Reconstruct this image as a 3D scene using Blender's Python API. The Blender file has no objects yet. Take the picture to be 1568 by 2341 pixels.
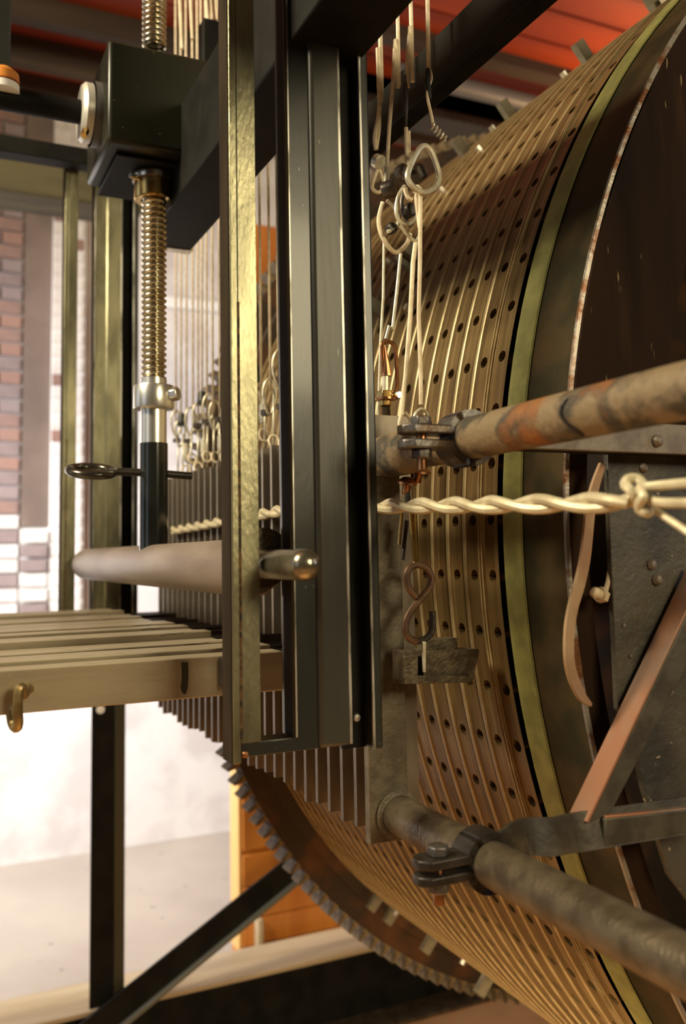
import bpy, math, random
from mathutils import Vector, Matrix
random.seed(7)
PI = math.pi
scene = bpy.context.scene
C = scene.collection
# ------------------------------------------------------------------ camera
F, YAW, PIT, ROLL, CYP, CXP = 2066.2, 0.4425, 0.0999, -0.0197, 1055.4, 784.0
fw = Vector((math.sin(YAW)*math.cos(PIT), math.cos(YAW)*math.cos(PIT), math.sin(PIT)))
r0 = Vector((math.cos(YAW), -math.sin(YAW), 0)); u0 = r0.cross(fw)
rt = r0*math.cos(ROLL)+u0*math.sin(ROLL); up = -r0*math.sin(ROLL)+u0*math.cos(ROLL)
cam = bpy.data.cameras.new('camera'); camo = bpy.data.objects.new('camera', cam); C.objects.link(camo)
cam.sensor_fit = 'HORIZONTAL'; cam.sensor_width = 36; cam.lens = 36*F/1568
cam.shift_y = -(1170.5-CYP)/1568
cam.clip_start = 0.02; cam.clip_end = 100
M = Matrix((rt, up, -fw)).transposed().to_4x4(); camo.matrix_world = M
scene.camera = camo
cam.dof.use_dof = True; cam.dof.focus_distance = 1.25; cam.dof.aperture_fstop = 4.8
# ------------------------------------------------------------------ world, lights, exposure
w = bpy.data.worlds.new('world'); scene.world = w; w.use_nodes = True
w.node_tree.nodes['Background'].inputs[0].default_value = (0.75, 0.85, 1.0, 1)
w.node_tree.nodes['Background'].inputs[1].default_value = 0.6
scene.view_settings.view_transform = 'Standard'; scene.view_settings.look = 'None'
scene.view_settings.gamma = 1; scene.view_settings.use_curve_mapping = False
scene.view_settings.exposure = 0.15
def area(name, loc, target, sx, sy, power, col):
    l = bpy.data.lights.new(name, 'AREA'); l.shape = 'RECTANGLE'; l.size = sx; l.size_y = sy
    l.energy = power; l.color = col
    o = bpy.data.objects.new(name, l); C.objects.link(o); o.location = loc
    o.rotation_euler = (Vector(target)-Vector(loc)).to_track_quat('-Z', 'Y').to_euler()
    return o
area('window_light_left', (-1.9, 1.2, 2.1), (0.7, 1.4, 0.1), 0.7, 0.7, 135, (1.0, 0.87, 0.60))
area('window_light_far_left', (-1.6, 3.3, 0.7), (0.9, 4.9, -0.35), 1.2, 1.2, 82, (0.95, 0.97, 1.0)).data.spread = 1.7
area('lamp_light_behind', (1.5, -1.9, 1.15), (0.8, 1.3, 0.2), 1.1, 0.8, 56, (1.0, 0.84, 0.52))
area('lamp_light_ceiling', (3.6, 3.2, 1.5), (3.3, 3.2, 2.6), 0.4, 0.4, 20, (1.0, 0.6, 0.3))
area('window_light_right', (4.6, -1.2, 1.3), (0.6, 1.0, 0.0), 1.0, 1.6, 20, (0.85, 0.92, 1.0))
sl = bpy.data.lights.new('floor_bounce_fill', 'SPOT'); sl.energy = 100; sl.color = (1.0, 0.8, 0.48); sl.spot_size = 1.7; sl.spot_blend = 0.5; sl.shadow_soft_size = 0.1  # added fill with no fixture, bounces off the floor onto the drum
so = bpy.data.objects.new('floor_bounce_fill', sl); C.objects.link(so); so.location = (0.1, 0.5, -0.55)
so.rotation_euler = (Vector((0.7, 1.1, -1.5))-Vector(so.location)).to_track_quat('-Z', 'Y').to_euler()
# ------------------------------------------------------------------ helpers
def ray(px, py): return fw + rt*((px-CXP)/F) + up*((CYP-py)/F)
def P(px, py, X=None, Y=None, Z=None):
    d = ray(px, py)
    t = X/d.x if X is not None else (Y/d.y if Y is not None else Z/d.z)
    return d*t
def PX(px, Y, py=1262): return P(px, py, Y=Y).x
def PZ(px, py, Y): return P(px, py, Y=Y).z

class MB:
    def __init__(s): s.v = []; s.f = []; s.s = []
    def add(s, vs, fs, smooth=False):
        b = len(s.v); s.v += [tuple(v) for v in vs]
        for f in fs: s.f.append(tuple(b+i for i in f)); s.s.append(smooth)
        return s
    def box(s, x0, x1, y0, y1, z0, z1):
        vs = [(x, y, z) for z in (z0, z1) for y in (y0, y1) for x in (x0, x1)]
        return s.add(vs, [(0,2,3,1),(4,5,7,6),(0,1,5,4),(2,6,7,3),(0,4,6,2),(1,3,7,5)])
    def obox(s, c, ax, ay, az, hx, hy, hz):
        c = Vector(c); ax = Vector(ax).normalized(); ay = Vector(ay).normalized(); az = Vector(az).normalized()
        vs = [c+ax*(hx*i)+ay*(hy*j)+az*(hz*k) for k in (-1,1) for j in (-1,1) for i in (-1,1)]
        return s.add(vs, [(0,2,3,1),(4,5,7,6),(0,1,5,4),(2,6,7,3),(0,4,6,2),(1,3,7,5)])
    def prism(s, poly, o, a, b, n, h):
        """polygon (list of 2-D points along a, b) extruded h along n from o"""
        o = Vector(o); a = Vector(a); b = Vector(b); n = Vector(n); k = len(poly)
        v0 = [o+a*p[0]+b*p[1] for p in poly]; v1 = [v+n*h for v in v0]
        fs = [tuple(range(k))[::-1], tuple(range(k, 2*k))]
        fs += [(i, (i+1) % k, k+(i+1) % k, k+i) for i in range(k)]
        return s.add(v0+v1, fs)
    def plate(s, poly, y0, y1):
        """polygon of (x, z) extruded along Y"""
        return s.prism(poly, (0, y0, 0), (1,0,0), (0,0,1), (0,1,0), y1-y0)
    def tube(s, pts, r, n=10, closed=False, caps=True):
        pts = [Vector(p) for p in pts]; k = len(pts); vs = []
        rr = r if isinstance(r, (list, tuple)) else [r]*k
        ref = None
        for i, p in enumerate(pts):
            if closed: t = pts[(i+1) % k]-pts[i-1]
            else: t = pts[min(i+1, k-1)]-pts[max(i-1, 0)]
            t.normalize()
            if ref is None:
                ref = Vector((0,0,1)) if abs(t.z) < .9 else Vector((1,0,0))
            a = ref - t*ref.dot(t)
            if a.length < 1e-6: a = t.orthogonal()
            a.normalize(); ref = a; b = t.cross(a)
            for j in range(n):
                q = 2*PI*j/n; vs.append(p+a*(rr[i]*math.cos(q))+b*(rr[i]*math.sin(q)))
        fs = []
        for i in range(k if closed else k-1):
            i2 = (i+1) % k
            for j in range(n): fs.append((i*n+j, i*n+(j+1) % n, i2*n+(j+1) % n, i2*n+j))
        s.add(vs, fs, True)
        if caps and not closed:
            b0 = len(s.v)-k*n
            s.f.append(tuple(b0+j for j in range(n))[::-1]); s.s.append(False)
            s.f.append(tuple(b0+(k-1)*n+j for j in range(n))); s.s.append(False)
        return s
    def lathe(s, prof, o, axis, n=32, smooth=True, sharp=True):
        """prof: list of (r, t) along axis from o"""
        o = Vector(o); ax = Vector(axis).normalized(); a = ax.orthogonal().normalized(); b = ax.cross(a)
        for (ra, ta), (rb, tb) in zip(prof[:-1], prof[1:]):
            vs = []
            for (r, t) in ((ra, ta), (rb, tb)):
                for j in range(n):
                    q = 2*PI*j/n; vs.append(o+ax*t+a*(r*math.cos(q))+b*(r*math.sin(q)))
            s.add(vs, [(j, (j+1) % n, n+(j+1) % n, n+j) for j in range(n)], smooth)
        return s
    def hexa(s, o, axis, r, h):
        o = Vector(o); ax = Vector(axis).normalized(); a = ax.orthogonal().normalized(); b = ax.cross(a)
        poly = [(r*math.cos(q*PI/3), r*math.sin(q*PI/3)) for q in range(6)]
        return s.prism(poly, o, a, b, ax, h)
    def ribbon(s, pts, nrm, wid, th):
        """flat strip along pts; nrm = face normal; wid per point or number"""
        pts = [Vector(p) for p in pts]; nrm = Vector(nrm).normalized(); k = len(pts); vs = []
        for i, p in enumerate(pts):
            t = (pts[min(i+1, k-1)]-pts[max(i-1, 0)]).normalized(); b = t.cross(nrm).normalized()
            wv = (wid[i] if isinstance(wid, (list, tuple)) else wid)/2
            for c1, c2 in ((-1,-1),(1,-1),(1,1),(-1,1)): vs.append(p+b*(wv*c1)+nrm*(th/2*c2))
        fs = [(3,2,1,0), tuple((k-1)*4+j for j in range(4))]
        for i in range(k-1):
            for j in range(4): fs.append((i*4+j, i*4+(j+1) % 4, i*4+4+(j+1) % 4, i*4+4+j))
        return s.add(vs, fs)
    def mesh(s, name):
        me = bpy.data.meshes.new(name); me.from_pydata(s.v, [], s.f); me.update()
        me.polygons.foreach_set('use_smooth', s.s)
        return me
    def build(s, name, mat, parent=None, bevel=0, fix=True):
        me = s.mesh(name)
        if fix:
            import bmesh
            bm = bmesh.new(); bm.from_mesh(me); bmesh.ops.remove_doubles(bm, verts=bm.verts, dist=1e-6)
            bmesh.ops.recalc_face_normals(bm, faces=bm.faces); bm.to_mesh(me); bm.free()
            me.set_sharp_from_angle(angle=.6)
        return obj(name, me, mat, parent, bevel)
def obj(name, me, mat, parent=None, bevel=0):
    if mat is not None and not me.materials: me.materials.append(mat)
    o = bpy.data.objects.new(name, me); C.objects.link(o)
    if parent is not None: attach(o, parent)
    if bevel:
        b = o.modifiers.new('bevel', 'BEVEL'); b.width = bevel; b.segments = 2; b.limit_method = 'ANGLE'; b.angle_limit = 0.6
    return o
ORIG = {}
def attach(o, parent):
    o.parent = parent
    o.matrix_parent_inverse = Matrix.Translation(-ORIG.get(parent.name, Vector((0,0,0))))
def thing(name, label, cat, loc=(0,0,0), group=None):
    o = bpy.data.objects.new(name, None); C.objects.link(o); o.empty_display_size = .05
    o.location = loc; ORIG[o.name] = Vector(loc)
    return tag(o, label, cat, group)
def tag(o, label, cat, group=None):
    o['label'] = label; o['category'] = cat
    if group: o['group'] = group
    return o
def struct(o): o['kind'] = 'structure'; return o
def smooth_path(pts, n=6, closed=False):
    pts = [Vector(p) for p in pts]; k = len(pts); out = []
    rng = range(k if closed else k-1)
    for i in rng:
        g = (lambda j: pts[j % k]) if closed else (lambda j: pts[max(0, min(k-1, j))])
        a, b, c, d = g(i-1), g(i), g(i+1), g(i+2)
        for q in range(n):
            t = q/n
            out.append(.5*((2*b)+(c-a)*t+(2*a-5*b+4*c-d)*t*t+(-a+3*b-3*c+d)*t**3))
    if not closed: out.append(pts[-1])
    return out
# ------------------------------------------------------------------ materials
def mat(name, col, rough=.5, metal=0., col2=None, scale=20., lo=.4, hi=.6, detail=6, bump=0., bscale=None,
        stretch=(1,1,1), col3=None, scale3=6., lo3=.5, hi3=.65, rough2=None, coat=0., spec=.5, speck=None, speckscale=220., speckt=.7):
    m = bpy.data.materials.new(name); m.use_nodes = True; nt = m.node_tree; N = nt.nodes; L = nt.links
    b = N['Principled BSDF']; b.inputs['Roughness'].default_value = rough; b.inputs['Metallic'].default_value = metal
    b.inputs['Specular IOR Level'].default_value = spec
    if coat: b.inputs['Coat Weight'].default_value = coat; b.inputs['Coat Roughness'].default_value = .12
    tc = N.new('ShaderNodeTexCoord'); mp = N.new('ShaderNodeMapping'); mp.inputs['Scale'].default_value = stretch
    L.new(tc.outputs['Object'], mp.inputs['Vector'])
    def noise(sc, lo, hi, det=detail):
        n = N.new('ShaderNodeTexNoise'); n.inputs['Scale'].default_value = sc; n.inputs['Detail'].default_value = det
        L.new(mp.outputs[0], n.inputs['Vector'])
        r = N.new('ShaderNodeMapRange'); r.inputs[1].default_value = lo; r.inputs[2].default_value = hi
        L.new(n.outputs['Fac'], r.inputs[0]); return n, r
    base = None
    def mixc(fac, a, bcol):
        mx = N.new('ShaderNodeMix'); mx.data_type = 'RGBA'; L.new(fac, mx.inputs['Factor'])
        if hasattr(a, 'links'): L.new(a, mx.inputs[6])
        else: mx.inputs[6].default_value = (*a, 1)
        mx.inputs[7].default_value = (*bcol, 1); return mx.outputs[2]
    cur = col
    if col2 is not None:
        n, r = noise(scale, lo, hi); cur = mixc(r.outputs[0], cur, col2)
        if rough2 is not None:
            mr = N.new('ShaderNodeMapRange'); mr.inputs[3].default_value = rough; mr.inputs[4].default_value = rough2
            L.new(r.outputs[0], mr.inputs[0]); L.new(mr.outputs[0], b.inputs['Roughness'])
    if col3 is not None:
        n, r = noise(scale3, lo3, hi3); cur = mixc(r.outputs[0], cur, col3)
    if speck is not None:
        n, r = noise(speckscale, speckt, speckt+.04, 2); cur = mixc(r.outputs[0], cur, speck)
    if hasattr(cur, 'links'): L.new(cur, b.inputs['Base Color'])
    else: b.inputs['Base Color'].default_value = (*cur, 1)
    if bump:
        n, r = noise(bscale or scale*3, 0, 1); bp = N.new('ShaderNodeBump'); bp.inputs['Strength'].default_value = bump
        bp.inputs['Distance'].default_value = .003; L.new(n.outputs['Fac'], bp.inputs['Height']); L.new(bp.outputs[0], b.inputs['Normal'])
    return m
black = mat('black_paint', (.014,.016,.013), .38, 0, (.026,.027,.02), 9, bump=.12, bscale=150, stretch=(1,1,.25), speck=(.28,.28,.22), speckscale=260, speckt=.74, coat=.2)
worn_black = mat('worn_black_paint', (.045,.044,.034), .4, .1, (.07,.066,.05), 9, bump=.12, bscale=150, stretch=(1,1,.12), speck=(.3,.3,.24), speckscale=260, speckt=.74)
black_flat = mat('black_paint_matt', (.006,.006,.005), .6, 0, (.012,.011,.009), 15, bump=.1, spec=.15)
dusty_sheen_black = mat('dusty_sheen_black_paint', (.20,.19,.12), .36, .75, (.32,.30,.19), 30, bump=.25, bscale=240, stretch=(1,1,.3), speck=(.5,.45,.25), speckscale=300, speckt=.7)
brown_edge = mat('brown_worn_edge', (.034,.023,.013), .8, 0, (.022,.015,.008), 30, bump=.1, stretch=(1,1,.3), spec=.08)
rust_seam = mat('rusty_seam', (.16,.085,.025), .7, .2, (.02,.014,.008), 120, bump=.6, bscale=300)
steel = mat('bright_steel', (.74,.70,.60), .22, 1., (.55,.5,.4), 40, stretch=(1,1,.3))
thread = mat('oily_steel_thread', (.78,.73,.58), .22, 1., (.6,.52,.36), 30)
highlight_steel = mat('edge_highlight_metal', (.62,.60,.54), .42, .6, (.16,.15,.12), 60, .45, .6, stretch=(1,1,.2))  # pale metal for highlights painted along the plate and rail edges
silver = mat('machined_silver', (.86,.84,.78), .28, .9)
brass = mat('brass', (.72,.50,.18), .22, 1., (.5,.33,.12), 40)
copper = mat('copper', (.62,.30,.15), .3, 1., (.35,.16,.08), 60)
galv = mat('galvanised_wire', (.76,.72,.58), .38, .5, (.6,.54,.4), 80)
pale_wire = mat('pale_wire', (.86,.74,.54), .5, 0, (.7,.58,.4), 60)
tie_wire = mat('tie_wire', (.70,.62,.42), .45, .2, (.55,.47,.3), 50)
darkiron = mat('dark_iron', (.05,.042,.036), .42, .5, (.03,.024,.02), 40, bump=.3, bscale=160)
clamp_iron = mat('clamp_iron', (.16,.15,.145), .38, .7, (.10,.07,.05), 50, bump=.2)
rusty_pipe = mat('rusty_dusty_pipe', (.23,.165,.092), .6, .1, (.06,.05,.034), 26, .46, .58, bump=.5, bscale=140, col3=(.34,.125,.03), scale3=13, lo3=.56, hi3=.70)
dust_pipe = mat('dusty_brown_pipe', (.16,.125,.082), .34, .5, (.095,.072,.046), 40, bump=.3, bscale=220)
lever_m = mat('dusty_lever_steel', (.43,.37,.26), .45, .25, (.31,.25,.165), 14, bump=.12, bscale=120, stretch=(.25,1,1), speck=(.17,.13,.085), speckscale=60, speckt=.68)
tine_m = mat('tine_steel', (.26,.22,.17), .42, .4, (.17,.135,.10), 30, stretch=(1,1,.3))
endplate_m = mat('cast_end_plate', (.15,.125,.085), .6, .2, (.10,.08,.055), 60, bump=.4, bscale=260)
drum_m = mat('drum_track_metal', (.20,.132,.05), .42, .3, (.13,.08,.03), 12, .38, .62, bump=.08, bscale=90, col3=(.18,.075,.022), scale3=5, lo3=.55, hi3=.75)
grime_m = mat('groove_grime', (.018,.011,.006), .8, spec=.1)
bead_m = mat('worn_track_bead', (.42,.32,.165), .4, .35, (.28,.195,.09), 20)
def streaks(m, c2, c3):
    """long streaks running round the drum"""
    nt = m.node_tree; N = nt.nodes; L = nt.links; b = N['Principled BSDF']
    g = N.new('ShaderNodeNewGeometry'); sx = N.new('ShaderNodeSeparateXYZ'); L.new(g.outputs['Position'], sx.inputs[0])
    def mth(op, a, v):
        n = N.new('ShaderNodeMath'); n.operation = op
        if hasattr(a, 'links'): L.new(a, n.inputs[0])
        else: n.inputs[0].default_value = a
        if hasattr(v, 'links'): L.new(v, n.inputs[1])
        else: n.inputs[1].default_value = v
        return n.outputs[0]
    an = mth('ARCTAN2', mth('SUBTRACT', sx.outputs[2], .0049), mth('SUBTRACT', 1.9038, sx.outputs[0]))
    cb = N.new('ShaderNodeCombineXYZ'); L.new(mth('MULTIPLY', sx.outputs[1], 70.), cb.inputs[0]); L.new(mth('MULTIPLY', an, 1.3), cb.inputs[1])
    cur = b.inputs['Base Color'].links[0].from_socket
    for cc, off, lo, hi in ((c2, 0, .48, .7), (c3, 7., .5, .75)):
        no = N.new('ShaderNodeTexNoise'); no.inputs['Scale'].default_value = 1.; no.inputs['Detail'].default_value = 5
        ad = N.new('ShaderNodeVectorMath'); L.new(cb.outputs[0], ad.inputs[0]); ad.inputs[1].default_value = (off, off, off); L.new(ad.outputs[0], no.inputs['Vector'])
        mr = N.new('ShaderNodeMapRange'); mr.inputs[1].default_value = lo; mr.inputs[2].default_value = hi; L.new(no.outputs['Fac'], mr.inputs[0])
        mx = N.new('ShaderNodeMix'); mx.data_type = 'RGBA'; L.new(mr.outputs[0], mx.inputs['Factor']); L.new(cur, mx.inputs[6]); mx.inputs[7].default_value = (*cc, 1); cur = mx.outputs[2]
    L.new(cur, b.inputs['Base Color'])
streaks(drum_m, (.085,.05,.018), (.28,.19,.08))
rim_m = mat('drum_rim_olive', (.026,.023,.011), .55, 0, (.055,.038,.017), 14, bump=.2, bscale=90, col3=(.10,.045,.013), scale3=7, lo3=.62, hi3=.75, spec=.12)
edge_m = mat('worn_rim_edge', (.26,.23,.20), .4, .5, (.14,.055,.02), 30, .47, .58, bump=.4)
board_m = mat('drum_end_board', (.010,.007,.005), .8, 0, (.028,.014,.008), 9, .4, .65, bump=.5, bscale=50, stretch=(1,1,.15), col3=(.05,.025,.014), scale3=16, lo3=.6, hi3=.75, speck=(.2,.15,.08), speckscale=110, speckt=.72, spec=.05)
gear_m = mat('gear_iron', (.045,.028,.017), .55, .3, (.12,.05,.02), 9, .5, .7, bump=.3, bscale=80)
tooth_m = mat('gear_tooth_iron', (.22,.155,.075), .55, .2, (.09,.062,.03), 50, bump=.3)
peg_m = mat('peg_steel', (.24,.215,.15), .45, .2, (.16,.14,.1), 40)
panel_m = mat('end_panel_dusty', (.07,.06,.042), .55, .1, (.03,.027,.022), 12, bump=.5, bscale=120, speck=(.35,.27,.17), speckscale=70, speckt=.7)
bar_m = mat('brown_flat_bar', (.20,.165,.125), .5, .3, (.14,.11,.085), 40, bump=.2)
brace_m = mat('pink_brown_brace', (.30,.20,.145), .55, .1, (.22,.155,.11), 20, col3=(.33,.145,.075), scale3=9)
leather = mat('tan_leather', (.36,.235,.13), .6, 0, (.27,.15,.075), 16, bump=.15)
plaster = mat('white_plaster', (.72,.69,.66), .85, 0, (.60,.55,.53), 5, bump=.3, bscale=20)
concrete = mat('pale_concrete_floor', (.46,.395,.33), .6, 0, (.38,.32,.275), 2.2, .35, .7, speck=(.24,.19,.19), speckscale=16, speckt=.7)
tanfloor = mat('tan_board_floor', (.60,.34,.15), .7, 0, (.48,.26,.11), 5)
plank_m = mat('pale_plank', (.55,.44,.29), .6, 0, (.45,.34,.2), 12, stretch=(.15,1,1))
oldwood = mat('olive_grey_wood', (.10,.085,.04), .7, 0, (.05,.04,.018), 14, bump=.5, stretch=(.12,1,1))
orange = mat('orange_pine', (.66,.24,.035), .45, 0, (.5,.155,.022), 10, stretch=(1,1,.12), coat=.2)
orange_lit = mat('lit_orange_pine', (.80,.47,.16), .45, 0, (.7,.38,.1), 10, stretch=(1,1,.12))
red_wood = mat('red_stained_boards', (.34,.042,.003), .5, 0, (.19,.018,.002), 4, stretch=(.15,1,1), speck=(.03,.006,.003), speckscale=9, speckt=.74)
joist_m = mat('tan_joist_wood', (.065,.042,.024), .7, 0, (.035,.02,.011), 6, stretch=(.1,1,1))
brick_m = mat('red_brick', (.28,.15,.11), .85, 0, (.19,.12,.10), 6, bump=.3, bscale=40)
brick_w = mat('whitewashed_brick', (.66,.62,.57), .85, 0, (.5,.42,.38), 5, bump=.3, bscale=40)
brick_p = mat('purple_grey_brick', (.24,.185,.175), .85, 0, (.18,.13,.12), 6)
mortar = mat('grey_mortar', (.30,.27,.26), .9, 0, (.24,.2,.2), 9)
reveal_shade = mat('reveal_shade_brown', (.17,.12,.095), .85, 0, (.12,.085,.065), 3)
white_paint = mat('white_paint', (.85,.84,.82), .5)
grey_duct = mat('grey_duct', (.15,.145,.14), .5, .3)
white_wall = mat('room_wall_paint', (.10,.085,.065), .9)
# green woven measuring tape with fine tick lines
tape_m = mat('green_woven_tape', (.25,.24,.07), .65, 0, (.18,.175,.05), 30, bump=.3, bscale=300)
# ================================================================== STRUCTURE
FZ = -1.50
fl = struct(MB().box(-4, 6, -4, 2.86, FZ-.1, FZ).build('floor', tanfloor))
fl2 = struct(MB().box(-4, 6, 2.86, 5.2, FZ-.1, FZ).build('floor', concrete))
WY = 4.9; CZ = 2.5
wb = struct(MB().box(-4, 6, WY, WY+.3, FZ, CZ).build('wall_back', plaster))
struct(MB().box(6, 6.2, -4, 5.2, FZ, CZ).build('wall_right', white_wall))
struct(MB().box(-4, 6, -4.2, -4, FZ, CZ).build('wall_front', white_wall))
wl = MB()
for y0, y1 in ((-4, -1.2), (0.6, 2.4), (4.4, 5.2)): wl.box(-4.2, -4, y0, y1, FZ, CZ)
for y0, y1 in ((-1.2, 0.6), (2.4, 4.4)): wl.box(-4.2, -4, y0, y1, FZ, -.5); wl.box(-4.2, -4, y0, y1, 2.2, CZ)
struct(wl.build('wall_left', white_wall))
ce = struct(MB().box(-4, 6, -4, 5.2, CZ+.06, CZ+.16).build('ceiling', joist_m))
# ceiling boards along X
bw = .22
me = MB().box(-4, 6, 0, bw-.012, CZ, CZ+.055).mesh('ceiling_board')
import bmesh
me.materials.append(red_wood)
y = 1.2
while y < 4.9:
    o = obj('ceiling_board', me, None, ce); o.location = (random.uniform(-.05,.05), y, random.uniform(-.004,.004)); y += bw
# joists
for i, (yy, zz, hh, ww) in enumerate(((3.55, CZ-.07, .07, .09), (4.0, CZ-.12, .12, .07), (4.35, CZ-.14, .14, .07), (4.7, CZ-.14, .14, .09))):
    tag(MB().box(-4, 6, yy, yy+ww, zz, zz+hh).build('ceiling_joist', joist_m, None, .004),
        ('tan wooden ceiling joist nearest the red boards above the gearbox', 'second tan ceiling joist behind the nearest one',
         'third tan ceiling joist, deep in the dark ceiling', 'rearmost dark ceiling joist against the back wall')[i], 'joist', 'ceiling joists')
# bricks on the back wall
bl, bh, gap = .235, .074, .011
def brick_mesh(nm, m, l=bl):
    e = MB().box(0, l-gap, -.016, .02, 0, bh-gap).mesh(nm); e.materials.append(m); return e
bx0, bx1, bx2, bx3 = PX(-210,WY), PX(44,WY), PX(110,WY), PX(186,WY)
zw = P(80,1205,Y=WY).z; zp = P(80,1440,Y=WY).z
struct(MB().box(bx0, bx1, WY-.012, WY, zp, CZ).build('trim_1', mortar))
struct(MB().box(bx1, bx2, WY-.03, WY, zw, CZ).build('trim_2', reveal_shade))  # shade in the wall reveal painted as a brown strip
struct(MB().box(bx1, bx2, WY-.012, WY, zp, zw).build('trim_2', plaster))
tr3 = struct(MB().box(bx2, bx3, WY-.05, WY, zp, CZ).build('trim_3', plaster))
pl_ = (bx3-bx2-.004)
L1 = [brick_mesh('brick', q, bl) for q in (brick_m, brick_p, brick_w)]
L2 = [brick_mesh('brick', q, .11) for q in (brick_m, brick_p, brick_w)]
L3 = [brick_mesh('brick', q, pl_*.62) for q in (brick_m, brick_p, brick_w)]
L4 = [brick_mesh('brick', q, pl_*.38) for q in (brick_m, brick_p, brick_w)]
L5 = [brick_mesh('brick', q, bx2-bx1) for q in (brick_m, brick_p, brick_w)]
c0 = int((-.5-FZ)/bh)
for c in range(int((CZ+.45)/bh)):
    z = zp+c*bh
    if z > CZ-.1: break
    q = random.choice((0, 0, 0, 1, 1)) if z > zw else random.choice((1, 2, 2, 2))
    x = bx1
    if c % 2: x -= .11; o = obj('brick', L2[q], None, wb); o.location = (x, WY-.016, z)
    while x-bl > bx0-.05:
        x -= bl; q = random.choice((0, 0, 0, 1, 1)) if z > zw else random.choice((1, 2, 2, 2))
        o = obj('brick', L1[q], None, wb); o.location = (x, WY-.016, z)
    for ms, x in ((L3, bx2+(.002 if c % 2 else .002+pl_*.38)), (L4, bx2+(.002+pl_*.62 if c % 2 else .002))):
        o = obj('brick', ms[2 if random.random() < .95 else 0], None, tr3); o.location = (x, WY-.042, z)
    if z < zw-.04:
        o = obj('brick', L5[random.choice((2, 2, 1))], None, wb); o.location = (bx1, WY-.03-random.uniform(0, .03), z)
# white sill pipe on the back wall
tag(MB().box(PX(370,WY), PX(560,WY), WY-.06, WY, PZ(440,712,WY), PZ(440,690,WY)).build('wall_ledge', white_paint, None, .005), 'white painted ledge running along the pale back wall', 'ledge')
# ================================================================== DRUM
DX, DZ, R = 1.9038, .0049, 1.196
T0, TW, NT = 1.029, .0446, 26
Y0 = T0-TW/2
NR = 98
drum = thing('carillon_drum', 'huge brown carillon drum with rows of holes and a toothed far rim', 'drum', (DX, 1.5, FZ))
def cyl(a, r, y): return (DX-r*math.cos(a), y, DZ+r*math.sin(a))   # a measured from the -X side upward
ang0 = math.asin((P(1118, 1187, X=.7085).z-DZ)/R)
# one track band (mesh local in Y around 0)
def track_mesh():
    da = 2*PI/NR; hs = .0105; hr = .0086; depth = .02; yl, yr = -.0158, .0152
    vs = []; fs = []; idx = {}; beads = []; grime = []
    def V(a, y, r=None):
        if r is None: r = R
        p = cyl(a, r, y); k = (round(p[0],6), round(p[1],6), round(p[2],6))
        if k not in idx: idx[k] = len(vs); vs.append(p)
        return idx[k]
    def face(ids, inward=None):
        pts = [Vector(vs[i]) for i in ids]; n = (pts[1]-pts[0]).cross(pts[2]-pts[0]); c = sum(pts, Vector())/len(pts)
        ref = (inward-c) if inward is not None else Vector((c.x-DX, 0, c.z-DZ))
        fs.append(tuple(ids) if n.dot(ref) > 0 else tuple(ids)[::-1])
    for k in range(NR):
        ac = ang0+k*da; h = hs/R
        A = [ac-da/2, ac-h, ac, ac+h, ac+da/2]; B = [yl, -hs, 0., hs, yr]
        for i in range(4):
            for j in range(4):
                if i in (1,2) and j in (1,2): continue
                face([V(A[i],B[j]), V(A[i+1],B[j]), V(A[i+1],B[j+1]), V(A[i],B[j+1])])
        sq = [(1,0),(1,1),(0,1),(-1,1),(-1,0),(-1,-1),(0,-1),(1,-1)]
        ou = [V(ac+h*p, hs*q) for p, q in sq]
        inn = [V(ac+hr/R*math.cos(i*PI/4), hr*math.sin(i*PI/4)) for i in range(8)]
        dp = [V(ac+hr/R*math.cos(i*PI/4), hr*math.sin(i*PI/4), R-depth) for i in range(8)]
        cen = Vector(cyl(ac, R-depth/2, 0))
        for i in range(8):
            face([ou[i], ou[(i+1)%8], inn[(i+1)%8], inn[i]])
            face([inn[i], inn[(i+1)%8], dp[(i+1)%8], dp[i]], cen)
        face(dp)
        prof = [(yr,R),(yr+.0003,R+.0014),(yr+.0022,R+.0026),(yr+.0075,R+.0024),(yr+.0108,R+.0008),(yr+.0111,R-.010),(TW+yl-.0003,R-.010),(TW+yl,R)]
        for i in range(4):
            for n_, ((ya, ra), (yb, rb)) in enumerate(zip(prof[:-1], prof[1:])):
                if n_ in (0,1,2,3): beads.append(len(fs))
                else: grime.append(len(fs))
                cs = Vector(cyl((A[i]+A[i+1])/2, R+.03, (ya+yb)/2+(.01 if ra > rb else -.01)*(1 if abs(ra-rb) > .0005 else 0)))
                face([V(A[i],ya,ra), V(A[i+1],ya,ra), V(A[i+1],yb,rb), V(A[i],yb,rb)], cs)
    me = bpy.data.meshes.new('track_band'); me.from_pydata(vs, [], fs); me.update()
    me.polygons.foreach_set('use_smooth', [True]*len(fs)); me.set_sharp_from_angle(angle=.5)
    me.materials.append(drum_m); me.materials.append(bead_m)
    me.materials.append(grime_m)
    for i in beads: me.polygons[i].material_index = 1
    for i in grime: me.polygons[i].material_index = 2
    return me
tme = track_mesh()
for i in range(NT):
    o = obj('track_band', tme, None, drum); o.location = (0, T0+i*TW, 0)
def ring(m, prof, a0=0, a1=2*PI, n=180):
    """revolve profile of (r, y) about the drum axis"""
    full = abs(a1-a0-2*PI) < 1e-6
    for (ra, ya), (rb, yb) in zip(prof[:-1], prof[1:]):
        vs = []
        k = n if full else n+1
        for (r, yv) in ((ra, ya), (rb, yb)):
            for j in range(k): vs.append(cyl(a0+(a1-a0)*j/n, r, yv))
        m.add(vs, [(j, (j+1) % k, k+(j+1) % k, k+j) for j in range(k if full else k-1)], True)
    return m
YE = .873
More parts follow.
